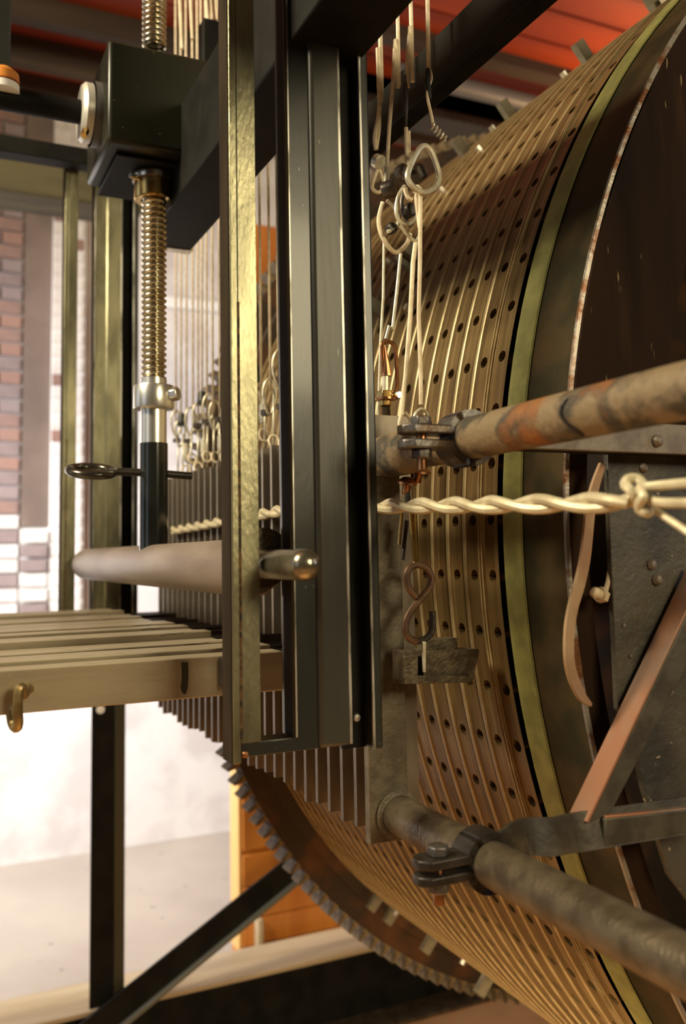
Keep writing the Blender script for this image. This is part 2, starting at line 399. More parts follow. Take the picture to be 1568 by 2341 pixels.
for yy_ in (1.0465, 1.0535):
    ring(MB(), [(R, yy_-.0019), (R+.0045, yy_-.0016), (R+.0045, yy_+.0016), (R, yy_+.0019)]).build('guide_ring', bead_m, drum)
ring(MB(), [(R-.006, 1.008), (R-.006, 1.001), (R-.001, 1.0), (R-.001, YE+.004)]).build('rim_band', rim_m, drum)
ring(MB(), [(R+.0006, .998), (R+.003, .9965), (R+.003, .958), (R+.0006, .9565)]).build('green_tape', tape_m, drum)['label'] = 'olive green woven tape round the rim'
ring(MB(), [(R-.001, YE+.004), (R+.0006, YE+.002), (R-.001, YE), (R-.006, YE-.001)]).build('rim_edge', edge_m, drum)
ring(MB(), [(R-.006, YE), (R-.034, YE), (R-.034, 2.15)]).build('end_ring', board_m, drum)
m = MB(); q0, q1 = math.asin(.155/R), math.radians(120)
ring(m, [(1.045, YE+.03), (1.045, YE-.004), (R-.007, YE-.004), (R-.007, YE+.03)], q0, q1, 90)
m.build('end_board', board_m, drum)
ring(MB(), [(R-.035, 2.13), (.16, 2.13), (.16, 1.0), (.0005, 1.0)]).build('inner_web', gear_m, drum)
# gear ring at the far end
GY, GR = 2.2056, 1.300
gear = ring(MB(), [(R-.004, 2.165), (R-.004, 2.175), (GR-.075, 2.178), (GR-.07, 2.186), (GR-.022, 2.186), (GR-.018, 2.236), (R-.05, 2.24)]).build('gear_ring', gear_m, drum)
NG = 210
tme2 = MB().prism([(-.0095, -.006), (.0095, -.006), (.0055, .012), (.0025, .028), (-.0025, .028), (-.0055, .012)], (0,-.027,0), (1,0,0), (0,0,1), (0,1,0), .052).mesh('gear_tooth')
tme2.materials.append(tooth_m)
for i in range(NG):
    a = 2*PI*i/NG
    o = bpy.data.objects.new('gear_tooth', tme2); C.objects.link(o); o.parent = gear
    p = Vector(cyl(a, GR-.018, 2.213))
    o.matrix_parent_inverse = Matrix.Identity(4)
    loc = Matrix.Translation(p) @ Matrix.Rotation(-(PI/2-a) , 4, 'Y')
    o.matrix_basis = loc
# pegs
pme = MB().box(-.0125, .0125, -.007, .007, -.01, .040).mesh('peg'); pme.materials.append(peg_m)
pmn = MB().hexa((0,0,-.01), (0,0,1), .007, .022).mesh('peg_nut'); pmn.materials.append(silver)
def scr(v): d = v.dot(fw); return CXP+F*v.dot(rt)/d, CYP-F*v.dot(up)/d
def peg(px, py, a=None, small=False):
    """put a peg on the drum where its foot meets the given place (a: fixed angle on the drum)"""
    best = None
    for k in range(300 if a is not None else 130):
        y = 1.03+k*(1.11/(300 if a is not None else 130))
        for q in ([a] if a is not None else [-.9+n*.012 for n in range(150)]):
            x_, y_ = scr(Vector(cyl(q, R, y))); e = (x_-px)**2+(y_-py)**2
            if best is None or e < best[0]: best = (e, q, y)
    _, q, y = best
    o = bpy.data.objects.new('peg_nut' if small else 'peg', pmn if small else pme); C.objects.link(o); o.parent = drum
    o.matrix_parent_inverse = Matrix.Translation(-ORIG[drum.name])
    o.matrix_basis = Matrix.Translation(Vector(cyl(q, R, y))) @ Matrix.Rotation(-(PI/2-q), 4, 'Y')
TA, BA = .868, -.872
for px, py, a_ in ((1345,138,TA), (1172,272,TA), (1080,372,TA-.06), (1500,20,TA), (872,2028,BA), (990,2140,BA), (1115,2235,BA), (765,1872,BA+.05)):
    peg(px, py, a_)
for px, py in ((945,610), (880,712), (960,590)): peg(px, py)
for px, py, a_ in ((1295,180,TA), (1125,295,TA), (1012,440,None), (940,705,None), (888,598,None), (910,2082,BA), (1060,2195,BA), (1100,345,None), (1520,8,TA)):
    peg(px, py, a_, True)
# ================================================================== PIPES AND CLAMPS
PXC = .578
def on_pipe(px, py): return P(px, py, X=PXC)
def pipe(name, label, p0, p1, r, m, extra=None):
    a = on_pipe(*p0); b = on_pipe(*p1); z = (a.z+b.z)/2
    t = thing(name, label, 'pipe', (PXC, a.y, z), 'support pipes')
    mb = MB().lathe([(r*.75, 0), (r, 0), (r, 0.7), (r, 1.45), (r*.75, 1.45)], (PXC, 1.10, z), (0,-1,0), 40)
    mb.build('tube', m, t)
    return t, z
up_t, uz = pipe('support_pipe', 'rusty dusty steel pipe crossing in front of the drum, upper right', (1060,997), (1500,918), .0245, rusty_pipe)
lo_t, lz = pipe('support_pipe', 'smooth dusty brown pipe running to the lower right corner', (900,1868), (1500,2155), .0245, dust_pipe)
r = .0245
# coupling end on upper pipe close to the comb
MB().lathe([(r, 0), (r+.004, .002), (r+.005, .05), (r+.003, .075), (r, .08)], (PXC, 1.085, uz), (0,-1,0), 40).build('coupling', rusty_pipe, up_t)
wy_ = on_pipe(1330, 950).y
MB().tube([(PXC+(r+.0004)*math.cos(q*PI/24), wy_-.012*math.sin((q-24)*PI/16)**2, uz+(r+.0004)*math.sin(q*PI/24)) for q in range(20, 34)], .0022, 8).build('weld_mark', darkiron, up_t)
def clamp(z, yc, label, m):
    t = thing('pipe_clamp', label, 'clamp', (PXC, yc, z), 'bolted pipe clamps')
    w = .034
    band = MB(); n = 30
    ro, ri = r+.0085, r+.0005
    poly = []
    a0 = PI-.42; a1 = -PI+.42
    outer = [(ro*math.cos(a0+(a1-a0)*i/n), ro*math.sin(a0+(a1-a0)*i/n)) for i in range(n+1)]
    inner = [(ri*math.cos(a0+(a1-a0)*i/n), ri*math.sin(a0+(a1-a0)*i/n)) for i in range(n+1)]
    for i in range(n):
        band.prism([outer[i], outer[i+1], inner[i+1], inner[i]], (PXC, yc-w/2, z), (1,0,0), (0,0,1), (0,1,0), w)
    band.build('band', m, t, 0)
    for s, nm in ((1, 'upper_ear'), (-1, 'lower_ear')):
        e = MB()
        xa, xb = -r*.86, -r-.062
        zc = s*.0085
        pl = [(xa+.004, -w/2), (xa+.004, w/2), (xb+.010, w/2), (xb, w/2-.010), (xb, -w/2+.010), (xb+.010, -w/2)]
        e.prism(pl, (PXC, yc, z+zc-.0052), (1,0,0), (0,1,0), (0,0,1), .0104)
        e.build(nm, m, t, .002)
    xb = PXC-r-.034
    MB().hexa((xb, yc, z+.0137), (0,0,1), .0125, .0105).build('bolt_head', clamp_iron, t, .0015)
    MB().hexa((xb, yc, z-.0245), (0,0,1), .0125, .0105).build('nut', clamp_iron, t, .0015)
    MB().lathe([(0, 0), (.006, 0), (.006, .052), (0, .052)], (xb, yc, z-.037), (0,0,1), 12).build('bolt_shank', copper, t)
    return t
yu = on_pipe(1062, 995).y; yl = on_pipe(1105, 1965).y
clamp(uz, yu, 'grey iron clamp bolted round the rusty upper pipe', clamp_iron)
clt = clamp(lz, yl, 'dark iron clamp bolted round the lower brown pipe', darkiron)
# flat strap from the lower clamp to the braces
grey_bar0 = mat('dusty_strap', (.075,.062,.042), .5, .3, (.04,.032,.022), 30, bump=.3)
bx = thing('brace_frame', 'pinkish brown flat braces meeting beside the lower pipe clamp', 'brace', (.7, .80, lz))
BY = yl-.02
def PB(px, py, y=BY): return P(px, py, Y=y)
s0 = [Vector((PXC+r+.002, yl, lz+.004)), PB(1195,1915, yl-.012), PB(1262,1912, BY-.02), PB(1345,1898, BY-.045)]
MB().ribbon(smooth_path([s0[0], s0[1], s0[2], s0[3], P(1580,1862,Y=BY-.045)], 5), (0,-1,0.25), .04, .008).build('strap', grey_bar0, bx, .001)
yb = BY-.05
def brace(name, front, skin, y, dep, dark, top):
    MB().plate([(P(px,py,Y=y).x, P(px,py,Y=y).z) for px, py in front], y, y+dep).build(name, dark, bx, .0012)
    MB().plate([(P(px,py,Y=y).x, P(px,py,Y=y).z) for px, py in skin], y+.0008, y+dep).build(name+'_top', top, bx, .0004)  # top skin paler, light from above put into its colour
grey_bar = mat('grey_brown_bar', (.085,.075,.055), .5, .3, (.05,.042,.03), 30, bump=.3)
brace('diagonal_bar', [(1348,1882), (1396,1860), (1620,1425), (1620,1300)], [(1347,1882), (1342,1879), (1615,1297), (1620,1299)], yb, .031, grey_bar, brace_m)
brace('shelf_bar', [(1385,1872), (1640,1845), (1640,1890), (1385,1935)], [(1388,1872), (1640,1845), (1640,1840), (1388,1867)], yb-.006, .03, grey_bar, brace_m)
# ================================================================== DRUM-END FRAME : bar, panel, strap
FY = .845
hb = thing('end_bar', 'grey brown flat iron bar with a rivet across the drum end', 'bar', tuple(P(1400,1010,Y=FY-.03)))
z0 = P(1400,1034,Y=FY-.03).z
MB().box(PX(1215,FY-.03), 1.25, FY-.036, FY-.028, z0, z0+.036).build('flat_bar', bar_m, hb, .001)
MB().box(PX(1215,FY-.03), 1.25, FY-.028, FY-.006, z0, z0+.004).build('lower_flange', black_flat, hb, .001)
p = P(1502,1008,Y=FY-.037); MB().lathe([(.0001,.007),(.004,.0065),(.007,.003),(.0075,0)], p, (0,-1,0), 16).build('rivet', bar_m, hb)
pn = thing('iron_panel', 'dusty dark iron panel with bolts filling the drum end', 'panel', tuple(P(1480,1600,Y=FY)))
pts = [P(1388,1036,Y=FY), P(1398,1300,Y=FY), P(1412,1622,Y=FY), P(1440,1655,Y=FY), P(1470,1800,Y=FY), P(1530,2000,Y=FY), P(1640,2150,Y=FY), P(1900,2150,Y=FY), P(1900,1036,Y=FY)]
MB().plate([(q.x, q.z) for q in pts], FY, FY+.008).build('plate', panel_m, pn, .0012)
for px, py, s in ((1470,1070,.006), (1488,1290,.007), (1500,1325,.0075), (1425,1430,.003), (1440,1500,.003)):
    MB().lathe([(.0001,s*.9),(s*.6,s*.8),(s,s*.3),(s*1.05,0)], P(px,py,Y=FY), (.15,-1,.1), 12).build('bolt', bar_m, pn)
p = P(1512,1575,Y=FY); MB().hexa(p, (0,-1,0), .0085, .012).build('nut', plank_m, pn, .001)
m = MB().hexa(P(1378,1362,Y=FY+.004), (-.9,-.4,.25), .0095, .010); m.lathe([(.0065,0),(.0065,.02),(0.004,.022),(.0001,.022)], P(1376,1362,Y=FY+.004), (-.9,-.4,.25), 14)
m.tube([P(1384,1352,Y=FY+.005), P(1390,1330,Y=FY+.006), P(1394,1305,Y=FY+.008)], .003, 8); m.build('eye_bolt', plank_m, pn)
# leather strap hanging in the drum end
SY = FY+.012
pth = [(1376,1062),(1360,1110),(1349,1160),(1343,1220),(1336,1280),(1324,1335),(1309,1388),(1301,1440),(1300,1500),(1308,1545),(1328,1590),(1350,1612)]
wd = [.010,.014,.017,.0175,.018,.018,.017,.017,.0165,.016,.013,.004]
sp = smooth_path([P(x,y,Y=SY-.012) for x,y in pth], 4)
ww = []
for i in range(len(wd)-1):
    for q in range(4): ww.append(wd[i]+(wd[i+1]-wd[i])*q/4)
ww.append(wd[-1])
st = MB().ribbon(sp, (.25,-1,0), ww, .004).build('leather_strap', leather, None, .0006)
tag(st, 'curved tan leather strap hanging in the dark drum end', 'strap')
# ================================================================== TINE COMB
EY = 1.075
cb = thing('tine_comb', 'comb of thin vertical steel tines behind a rough brown end plate', 'comb', (.6, EY, -.4))
tx0, tx1 = .557, .63
tz0, tz1 = -.378, .185
tm = MB().box(0, tx1-tx0, -.0045, .0045, tz0, tz1).mesh('tine'); tm.materials.append(tine_m)
NTI = 27
for i in range(NTI):
    o = obj('tine', tm, None, cb); o.location = (tx0, 1.112+i*TW, random.uniform(-.006,.006))
xl, xr = PX(845,EY,1850), PX(922,EY,1400)
zt = P(890,1085,Y=EY).z; zb = P(890,1925,Y=EY).z
MB().box(xl, xr, EY, EY+.014, zb, zt).build('end_plate', endplate_m, cb, .0015)
MB().box(.575, .587, EY+.02, 2.30, .10, .118).build('back_rail', darkiron, cb)
MB().box(.575, .587, EY+.02, 2.30, tz0+.05, tz0+.07).build('back_rail', darkiron, cb)
MB().lathe([(r+.0005,0),(r+.006,.001),(r+.007,.006),(r+.0005,.007)], (PXC, EY, lz), (0,-1,0), 40).build('pipe_collar', endplate_m, cb)
# ================================================================== LEVERS
LY = 1.112
lt, lb = -.126, -.176
lev_lab = 'dusty steel lever bar lying in the row behind the nearest lever'
lm_ = MB().box(-.55, .435, 0, .037, lb, lt).mesh('bar'); lm_.materials.append(lever_m)
lt_ = MB().box(.435, .56, .010, .022, lb+.008, lt-.012).mesh('tongue'); lt_.materials.append(darkiron)
ORD = ('second','third','fourth','fifth','sixth','seventh','eighth','ninth','tenth')
def LL(i):
    if i == 0: return 'nearest dusty lever bar with a hanging hook and dark drip'
    if i < 10: return ORD[i-1]+' dusty lever bar counting back from the hooked nearest one'
    return 'thin-looking dusty lever bar in the far half of the lever row'
for i in range(26):
    yy = LY+i*TW
    dz = 0 if i == 0 else random.uniform(-.006, .005)
    if i in (2, 5): dz = -.010
    loc = (0, yy, dz)
    t = thing('key_lever', LL(i), 'lever', loc, 'lever bars')
    for me_, nm, bv in ((lm_, 'bar', .0015), (lt_, 'tongue', 0)):
        o = bpy.data.objects.new(nm, me_); C.objects.link(o); o.parent = t
        if bv:
            b_ = o.modifiers.new('bevel', 'BEVEL'); b_.width = bv; b_.segments = 2
    if i == 0: lev0 = t
fy = LY-.0005
m = MB(); pp = [(414,1514),(430,1514),(431,1545),(429,1575),(424,1587),(417,1585),(413,1572),(416,1550)]
m.prism([(P(x,y,Y=fy).x, P(x,y,Y=fy).z) for x,y in pp], (0,fy-.0004,0), (1,0,0), (0,0,1), (0,1,0), .0009)
m.build('oil_drip', mat('dark_oil', (.05,.042,.028), .25), lev0)
hk = [P(30,1640,Y=fy+.004), P(34,1600,Y=fy-.012)]
hp = smooth_path([P(68,1576,Y=fy+.004), P(62,1572,Y=fy-.008), P(55,1588,Y=fy-.016), P(50,1572,Y=fy-.020), P(43,1580,Y=fy-.022), P(41,1620,Y=fy-.022), P(42,1655,Y=fy-.018), P(36,1664,Y=fy-.010), P(28,1652,Y=fy+.0), P(24,1625,Y=fy+.004)], 5)
MB().tube(hp, .0055, 10).build('hook', mat('old_brass_hook', (.36,.27,.12), .35, .7, (.22,.16,.07), 60), lev0)
MB().box(PX(500,fy-.001), PX(513,fy-.001), fy-.012, fy+.02, lb+.012, lt-.002).build('end_block', darkiron, lev0, .001)
# ================================================================== GUIDE PLATES (near and far)
GYF = .98; TH = .036
def guide(name, dy, label):
    t = thing(name, label, 'guide plate', (.42, GYF+dy, -.23), 'slotted guide plates')
    def X(px, py=1300, Y=GYF): return P(px, py, Y=Y).x
    def Z(px, py): return P(px, py, Y=GYF).z
    zt_ = 1.03; zb_ = Z(650, 1722); zsl = Z(640, 1690)
    xa, xm, xs0, xs1, xr_ = X(531), X(549), X(592), X(665), X(735,1500)
    y0, y1 = GYF+dy, GYF+TH+dy
    # plate with a long slot: left limb, right limb, foot  (one mesh)
    m = MB(); m.plate([(xm, zb_), (xr_, zb_), (xr_, zt_), (xs1, zt_), (xs1, zsl), (xs0, zsl), (xs0, zt_), (xm, zt_)], y0+.0015, y1-.004)
    m.build('slotted_plate', dusty_sheen_black if dy else black, t, .0012)  # far plate in the lighter paint, warm lamp sheen put into its colour
    MB().box(xm+.0001, xs0+.0004, y0, y0+.004, zsl, zt_).build('limb_face', dusty_sheen_black, t, .0004)
    MB().box(xa, xm-.0001, y0, y1, zb_-.006, zt_).build('edge_bar', dusty_sheen_black, t, .0012)
    MB().box(xa-.0012, xa, y0+.003, y1-.001, zb_-.006, zt_).build('edge_skin', brown_edge, t)
    MB().box(xm-.0016, xm+.0016, y0-.0004, y0+.01, zb_+.02, Z(545, 690)).build('rust_seam', rust_seam, t)
    MB().box(xs1-.0002, xs1+.0035, y0-.0004, y1-.01, zsl, zt_).build('slot_liner', brown_edge, t, .0006)
    xA0, xA1 = X(722), X(797)
    zA = Z(770, 1706)
    MB().box(xA0, xA1, y0-.005, y1-.006, zA, zt_).build('front_rail', dusty_sheen_black if dy else worn_black, t, .0055)  # far rail likewise coloured lighter for the lamp sheen
    MB().box(xA1-.0052, xA1-.0016, y0-.0056, y0-.0044, zA+.002, zt_).build('edge_highlight', highlight_steel, t, .0004)  # added strip, the bright highlight on the rail edge put into colour
    MB().box(xs1+.0034, xs1+.0056, y0-.0004, y0+.002, zsl, zt_).build('edge_highlight', highlight_steel, t, .0004)
    xB0, xB1 = X(838), X(868)
    zB = Z(840, 1716)
    MB().box(xA1-.002, xB1-.003, y0+.022, y0+.028, zB, zt_).build('web', black_flat, t)
    MB().box(xB0+.004, xB1, y0+.0, y0+.03, zB, zt_).build('rear_flange', black, t, .003)
    MB().box(xB0+.0036, xB0+.0068, y0-.0008, y0+.002, zB, zt_).build('edge_highlight', highlight_steel, t, .0004)
    p = P(845, 1637, Y=GYF+.021); p.y += dy
    p.x = (xA1+xB0)/2+.004
    MB().lathe([(.0001,.004),(.004,.0035),(.0055,.001),(.0055,0)], p, (0,-1,0), 14).build('screw', silver, t)
    p = P(561, 1745, Y=GYF-.001); MB().lathe([(.0001,.003),(.003,.0025),(.004,0)], (p.x, p.y+dy, zb_+.004), (0,-1,0), 12).build('screw', copper, t)
    return t
guide('guide_plate', 0, 'tall black slotted guide plate in front with a rusty seam')
guide('guide_plate', 1.32, 'far black slotted guide plate standing beyond the threaded spindle')
# ================================================================== CROSS SHAFT AND SPINDLE
SXX = .379
shz = P(700, 1300, X=SXX).z
sh = thing('cross_shaft', 'thick grey shaft with a rounded bright pin through the slot', 'shaft', (SXX, 1.6, shz))
RS = .0365
MB().lathe([(.0001,0),(RS*.82,0),(RS,.010),(RS,1.2),(RS*.9,1.207),(.0001,1.207)], (SXX, 2.265, shz), (0,-1,0), 48).build('shaft_tube', dust_pipe if False else mat('purple_grey_shaft', (.27,.215,.175), .45, .2, (.20,.15,.12), 20, bump=.1, stretch=(1,.2,1)), sh)
rp = .0172
prof = [(rp, 0), (rp, .165)]+[(rp*math.cos(a_*PI/12), .165+rp*math.sin(a_*PI/12)*.9) for a_ in range(1, 6)]+[(.0003, .165+rp*.9)]
MB().lathe(prof, (SXX, 1.065, shz+.004), (0,-1,0), 36).build('pin', mat('worn_pin_steel', (.33,.30,.22), .24, .85, (.22,.19,.13), 40, bump=.1), sh)
p = P(625, 1245, Y=1.03); MB().lathe([(RS*1.0,0),(RS*1.0,.012),(.0001,.012)], (SXX+.004, 1.052, shz+.012), (0,-1,0), 32).build('washer', dust_pipe, sh, 0)
# spindle
SPY = 1.583
def spz(py): return P(350, py, Y=SPY).z
spn = thing('screw_spindle', 'vertical threaded steel spindle with collar and black socket foot', 'screw', (SXX, SPY, shz+RS))
rs = .0228; pitch = (spz(600)-spz(613.4))
def threads(z0, z1, nm):
    n = 30; ns = 8; rows = int((z1-z0)/pitch*ns); vs = []; fs = []
    for i in range(rows+1):
        z = z0+i*pitch/ns
        for j in range(n):
            q = j/n; ph = (z/pitch-q) % 1.0
            rr = rs-.0045*(.5-.5*math.cos(2*PI*ph))**1.6 if True else rs
            vs.append((SXX+rr*math.cos(2*PI*q), SPY+rr*math.sin(2*PI*q), z))
    for i in range(rows):
        for j in range(n): fs.append((i*n+j, i*n+(j+1) % n, i*n+n+(j+1) % n, i*n+n+j))
    m = MB(); m.add(vs, fs, True); return m.build(nm, thread, spn)
threads(spz(885), spz(440), 'thread'); threads(spz(110), 1.35, 'thread')
def lz_(prof, nm, m, n=36): return MB().lathe([(rr, spz(py)) for rr, py in prof], (SXX, SPY, 0), (0,0,1), n).build(nm, m, spn)
lz_([(.0001,866),(rs,866),(rs*1.0,884),(rs,1016)], 'shank', silver)
lz_([(rs,881),(.035,883),(.0362,887),(.0362,932),(.035,936),(rs,938)], 'collar', silver)
lz_([(rs-.002,1014),(.0248,1014),(.0248,1262),(rs-.003,1262)], 'socket', mat('socket_black', (.02,.022,.02), .16, .3, coat=.6))
p = Vector((SXX+.024, SPY-.022, spz(905))); MB().hexa(p, (.75,-.6,.1), .0135, .016).build('set_screw', silver, spn, .002)
# T-handle through the socket
zh = spz(1080); hd = Vector((1, .12, -.03)).normalized()
xa = P(268,1080,Y=SPY).x; xb = P(438,1088,Y=SPY).x
MB().tube([Vector((xa-.002,SPY,zh)), Vector((SXX,SPY,zh-.001)), Vector((xb,SPY,zh-.005))], .0068, 12).build('cross_pin', darkiron, spn)
xc = P(210,1078,Y=SPY).x; rx = (P(262,1078,Y=SPY).x-P(160,1078,Y=SPY).x)/2
pts = [Vector((xc+rx*math.cos(t_*PI/14), SPY+rx*math.sin(t_*PI/14), zh-.28*rx*math.sin(t_*PI/14)*-1)) for t_ in range(28)]
MB().tube(pts, .0078, 12, closed=True).build('ring_handle', mat('ring_gunmetal', (.10,.09,.07), .22, .8), spn)
# ================================================================== GEARBOX
gb = thing('gearbox', 'glossy black gearbox housing around the top of the spindle', 'gearbox', (SXX, SPY, .6))
gy0, gy1 = 1.49, 1.70
gx0, gx1 = PX(247,gy0,200), PX(492,gy0,200)
gz0, gz1 = P(300,330,Y=gy0).z, P(300,98,Y=gy0).z
gloss = mat('gloss_black_enamel', (.010,.011,.008), .3, 0, (.022,.022,.013), 5, spec=.3, speck=(.2,.2,.15), speckscale=150, speckt=.74)
MB().box(gx0, gx1, gy0, gy1, gz0, gz1).build('housing', gloss, gb, .007)
MB().box(gx0+.022, gx1-.006, gy0+.035, gy1+.02, P(350,400,Y=SPY).z, gz0-.001).build('lower_housing', black_flat, gb, .005)
lz2 = lambda py: P(350, py, Y=SPY).z
zc = lz2(446)
MB().lathe([(rs+.001, zc-.012),(.034, zc-.012),(.036,zc-.009),(.036,zc+.022),(rs+.001,zc+.022)], (SXX,SPY,0), (0,0,1), 40).build('brass_nut', brass, gb)
MB().lathe([(.0005, zc+.0225),(.039,zc+.0225),(.0405,zc+.026),(.0405,zc+.034),(.036,zc+.040),(.0005,zc+.040)], (SXX,SPY,0), (0,0,1), 40).build('cap_ring', steel, gb)
MB().tube([(SXX-.036,SPY-.01,zc+.024),(SXX-.047,SPY-.015,zc+.024)], .0045, 8).build('grease_nipple', silver, gb)
# flange + input shaft on the -X side
fz = P(215,250,Y=gy0+.07).z; fyc = gy0+.09
fx = gx0
MB().lathe([(.0001,0),(.05,0),(.052,.002),(.052,.014),(.046,.02),(.0001,.02)], (fx-.012,fyc,fz), (-1,0,0), 40).build('flange', white_paint if False else mat('cream_flange', (.70,.68,.60), .35, .4), gb)
MB().lathe([(.056,0),(.056,.012)], (fx-.0,fyc,fz), (-1,0,0), 40).build('flange_seat', grey_duct, gb)
MB().hexa((fx-.026,fyc-.03,fz-.045), (-.3,-.5,-.9), .006, .018).build('grease_nipple', brass, gb)
isx = thing('input_shaft', 'black horizontal drive shaft entering the gearbox flange from the left', 'shaft', (0,fyc,fz))
MB().lathe([(.0001,0),(.021,0),(.021,.6),(.0001,.6)], (fx-.03,fyc,fz), (-1,0,0), 24).build('shaft_rod', black_flat, isx)
cy_ = fyc
# hanger at far left
hx = P(12,180,Y=fyc-.02)
hg = thing('hanger_rod', 'dark hanger rod with a wooden knob and white washer, top left corner', 'hanger', tuple(hx))
MB().box(P(-30,80,Y=fyc-.02).x, P(24,80,Y=fyc-.02).x, fyc-.03, fyc, P(0,160,Y=fyc-.02).z, CZ).build('rod', black, hg, .002)
zz = P(12,172,Y=fyc-.02).z
MB().lathe([(.0001,.03),(.012,.026),(.025,.015),(.026,0),(.0001,0)], (P(8,180,Y=fyc-.02).x,fyc-.02,zz-.014), (0,0,1), 20).build('knob', orange, hg)
MB().lathe([(.0001,0),(.026,0),(.026,.012),(.0001,.012)], (P(8,180,Y=fyc-.02).x,fyc-.02,zz-.03), (0,0,1), 20).build('white_washer', white_paint, hg)
# ================================================================== TOP FRAME BEAMS
ba = thing('frame_beam', 'black frame beam passing over the comb behind the front guide plate', 'beam', (.46,1.2,.61), 'black frame beams')
pA = P(960,2,X=.505); pB = P(432,570,X=.505); zA_ = (pA.z+pB.z)/2
MB().box(.405, .505, .5, pB.y, zA_, zA_+.16).build('beam_body', black_flat, ba, .003)
MB().box(.505-.05, .507, pB.y-.02, pB.y+.004, zA_-.002, zA_+.02).build('lit_end', galv, ba)  # pale block, light on the beam end put into its colour
b0 = P(1105,94,X=.66); b1 = P(1045,45,X=.66)
bb = thing('frame_beam', 'black diagonal-looking frame beam above the drum under the red ceiling', 'beam', (.66,1.2,b0.z), 'black frame beams')
MB().box(.655, .69, .45, 1.62, P(1105,94,X=.655).z, P(1045,45,X=.655).z+.008).build('beam_body', black_flat, bb, .003)
yt = 2.238
zt2 = P(100,360,Y=yt).z
bt = tag(MB().box(-.6, .55, yt, yt+.05, zt2, P(100,322,Y=yt).z).build('top_crossbar', black_flat, None, .002), 'black crossbar joining the top of the far guide plate, left edge', 'crossbar')
yo = 3.3
tag(MB().box(-1, PX(330,yo,420), yo, yo+.2, P(90,447,Y=yo).z, P(90,368,Y=yo).z).build('timber_beam', oldwood, None, .006), 'rough olive grey timber beam below the black crossbar', 'timber')
yd = 3.7
pd = P(1110,212,Y=yd)
dk = thing('duct_pipe', 'grey round pipe under the red ceiling above the drum', 'pipe', (pd.x, yd, pd.z))
MB().lathe([(.0001,0),(.045,0),(.045,1.4),(.0001,1.4)], (pd.x-.5,yd,pd.z), (1,0,0), 24).build('tube', grey_duct, dk)
for dx in (-.35, .75): MB().box(pd.x+dx-.012, pd.x+dx+.012, yd-.003, yd+.003, pd.z+.043, CZ).build('hanger', darkiron, dk)
pd = P(1080,262,Y=yd+.3)
tag(MB().box(1.9, 5.5, yd+.3, yd+.5, pd.z-.06, pd.z+.12).build('dark_joist', darkiron, None, .003), 'dark joist just below the grey ceiling pipe', 'joist')
# ================================================================== FLOOR FRAME
by = 2.78
zt3 = P(480,2238,Y=by).z
fb = thing('base_beam', 'long black steel base beam lying on the floor below the drum', 'beam', (1, by, FZ))
MB().box(-1.5, 3.2, by, by+.012, FZ+.012, zt3-.01).build('web', black_flat, fb)
MB().box(-1.5, 3.2, by-.035, by+.06, zt3-.012, zt3).build('top_flange', plank_m, fb, .001)
MB().box(-1.5, 3.2, by-.10, by+.05, FZ, FZ+.012).build('bottom_flange', dust_pipe, fb, .001)
tag(MB().box(-1.5, 3.2, by+.10, by+.30, FZ, P(480,2190,Y=by+.28).z).build('pale_plank', plank_m, None, .003), 'pale wooden plank lying behind the black base beam', 'plank')
lp = thing('frame_leg', 'dark angle iron leg standing on the base beam, lower left', 'leg', (.5, by-.03, FZ))
ya = by-.02
xa, xb, xc = PX(208,ya,1900), PX(262,ya,1900), PX(285,ya,1900)
MB().box(xa, xb, ya, ya+.008, zt3, -.16).build('face', black_flat, lp, .001)
MB().box(xb, xc, ya-.004, ya+.03, zt3, -.16).build('flange', mat('olive_black_flange', (.045,.042,.024), .4), lp, .001)
MB().lathe([(.0001,.002),(.012,.0015),(.0125,0)], P(230,1622,Y=ya), (0,-1,0), 16).build('white_disc', white_paint, lp)  # plain white disc on the leg face
yk = by-.06
db = thing('diagonal_strut', 'black angle iron strut slanting up from the base beam towards the gear', 'strut', tuple(P(230,2330,Y=yk)))
a = P(160,2395,Y=yk); b = P(690,1965,Y=yk); dr = (b-a).normalized(); sd = Vector((0,-1,0)).cross(dr).normalized()
if sd.z < 0: sd = -sd
MB().obox((a+b)/2, dr, (0,1,0), sd, (b-a).length/2, .005, .036).build('web', black_flat, db, .001)
MB().obox((a+b)/2-sd*.042, dr, (0,1,0), sd, (b-a).length/2, .022, .006).build('lower_flange', mat('grey_green_flange', (.16,.165,.14), .4, .3), db, .001)
# ================================================================== CUPBOARD
cy0 = 3.12
cp = thing('wooden_cupboard', 'tall orange pine cupboard standing behind the drum and gear', 'cupboard', (1.4, cy0, FZ))
xL = PX(550,cy0,1950); xR = 2.0; zT = P(607,512,Y=cy0).z; zB = P(560,2182,Y=cy0).z
MB().box(xL+.004, xR, cy0+.025, cy0+.11, FZ, zT).build('carcass', orange, cp)
MB().box(xL, xL+.012, cy0+.02, cy0+.115, zB, zT).build('side_board', orange_lit, cp, .003)  # side board in a paler orange, window light put into its colour
zr = P(600,1950,Y=cy0).z
x = xL+.014
for k in range(5):
    MB().box(x, x+.165, cy0+.012, cy0+.025, zr+.012, zT).build('door_board', orange, cp, .004); x += .168
x = xL+.014
for k in range(3):
    zz = zB+k*(zr-zB)/3
    MB().box(x, xR, cy0+.014, cy0+.025, zz, zz+(zr-zB)/3-.004).build('lower_board', orange, cp, .003)
MB().box(PX(590,cy0-.03,2150), PX(603,cy0-.03,2150), cy0-.03, cy0+.01, FZ+.06, P(595,2095,Y=cy0).z).build('foot_post', plank_m, cp, .003)
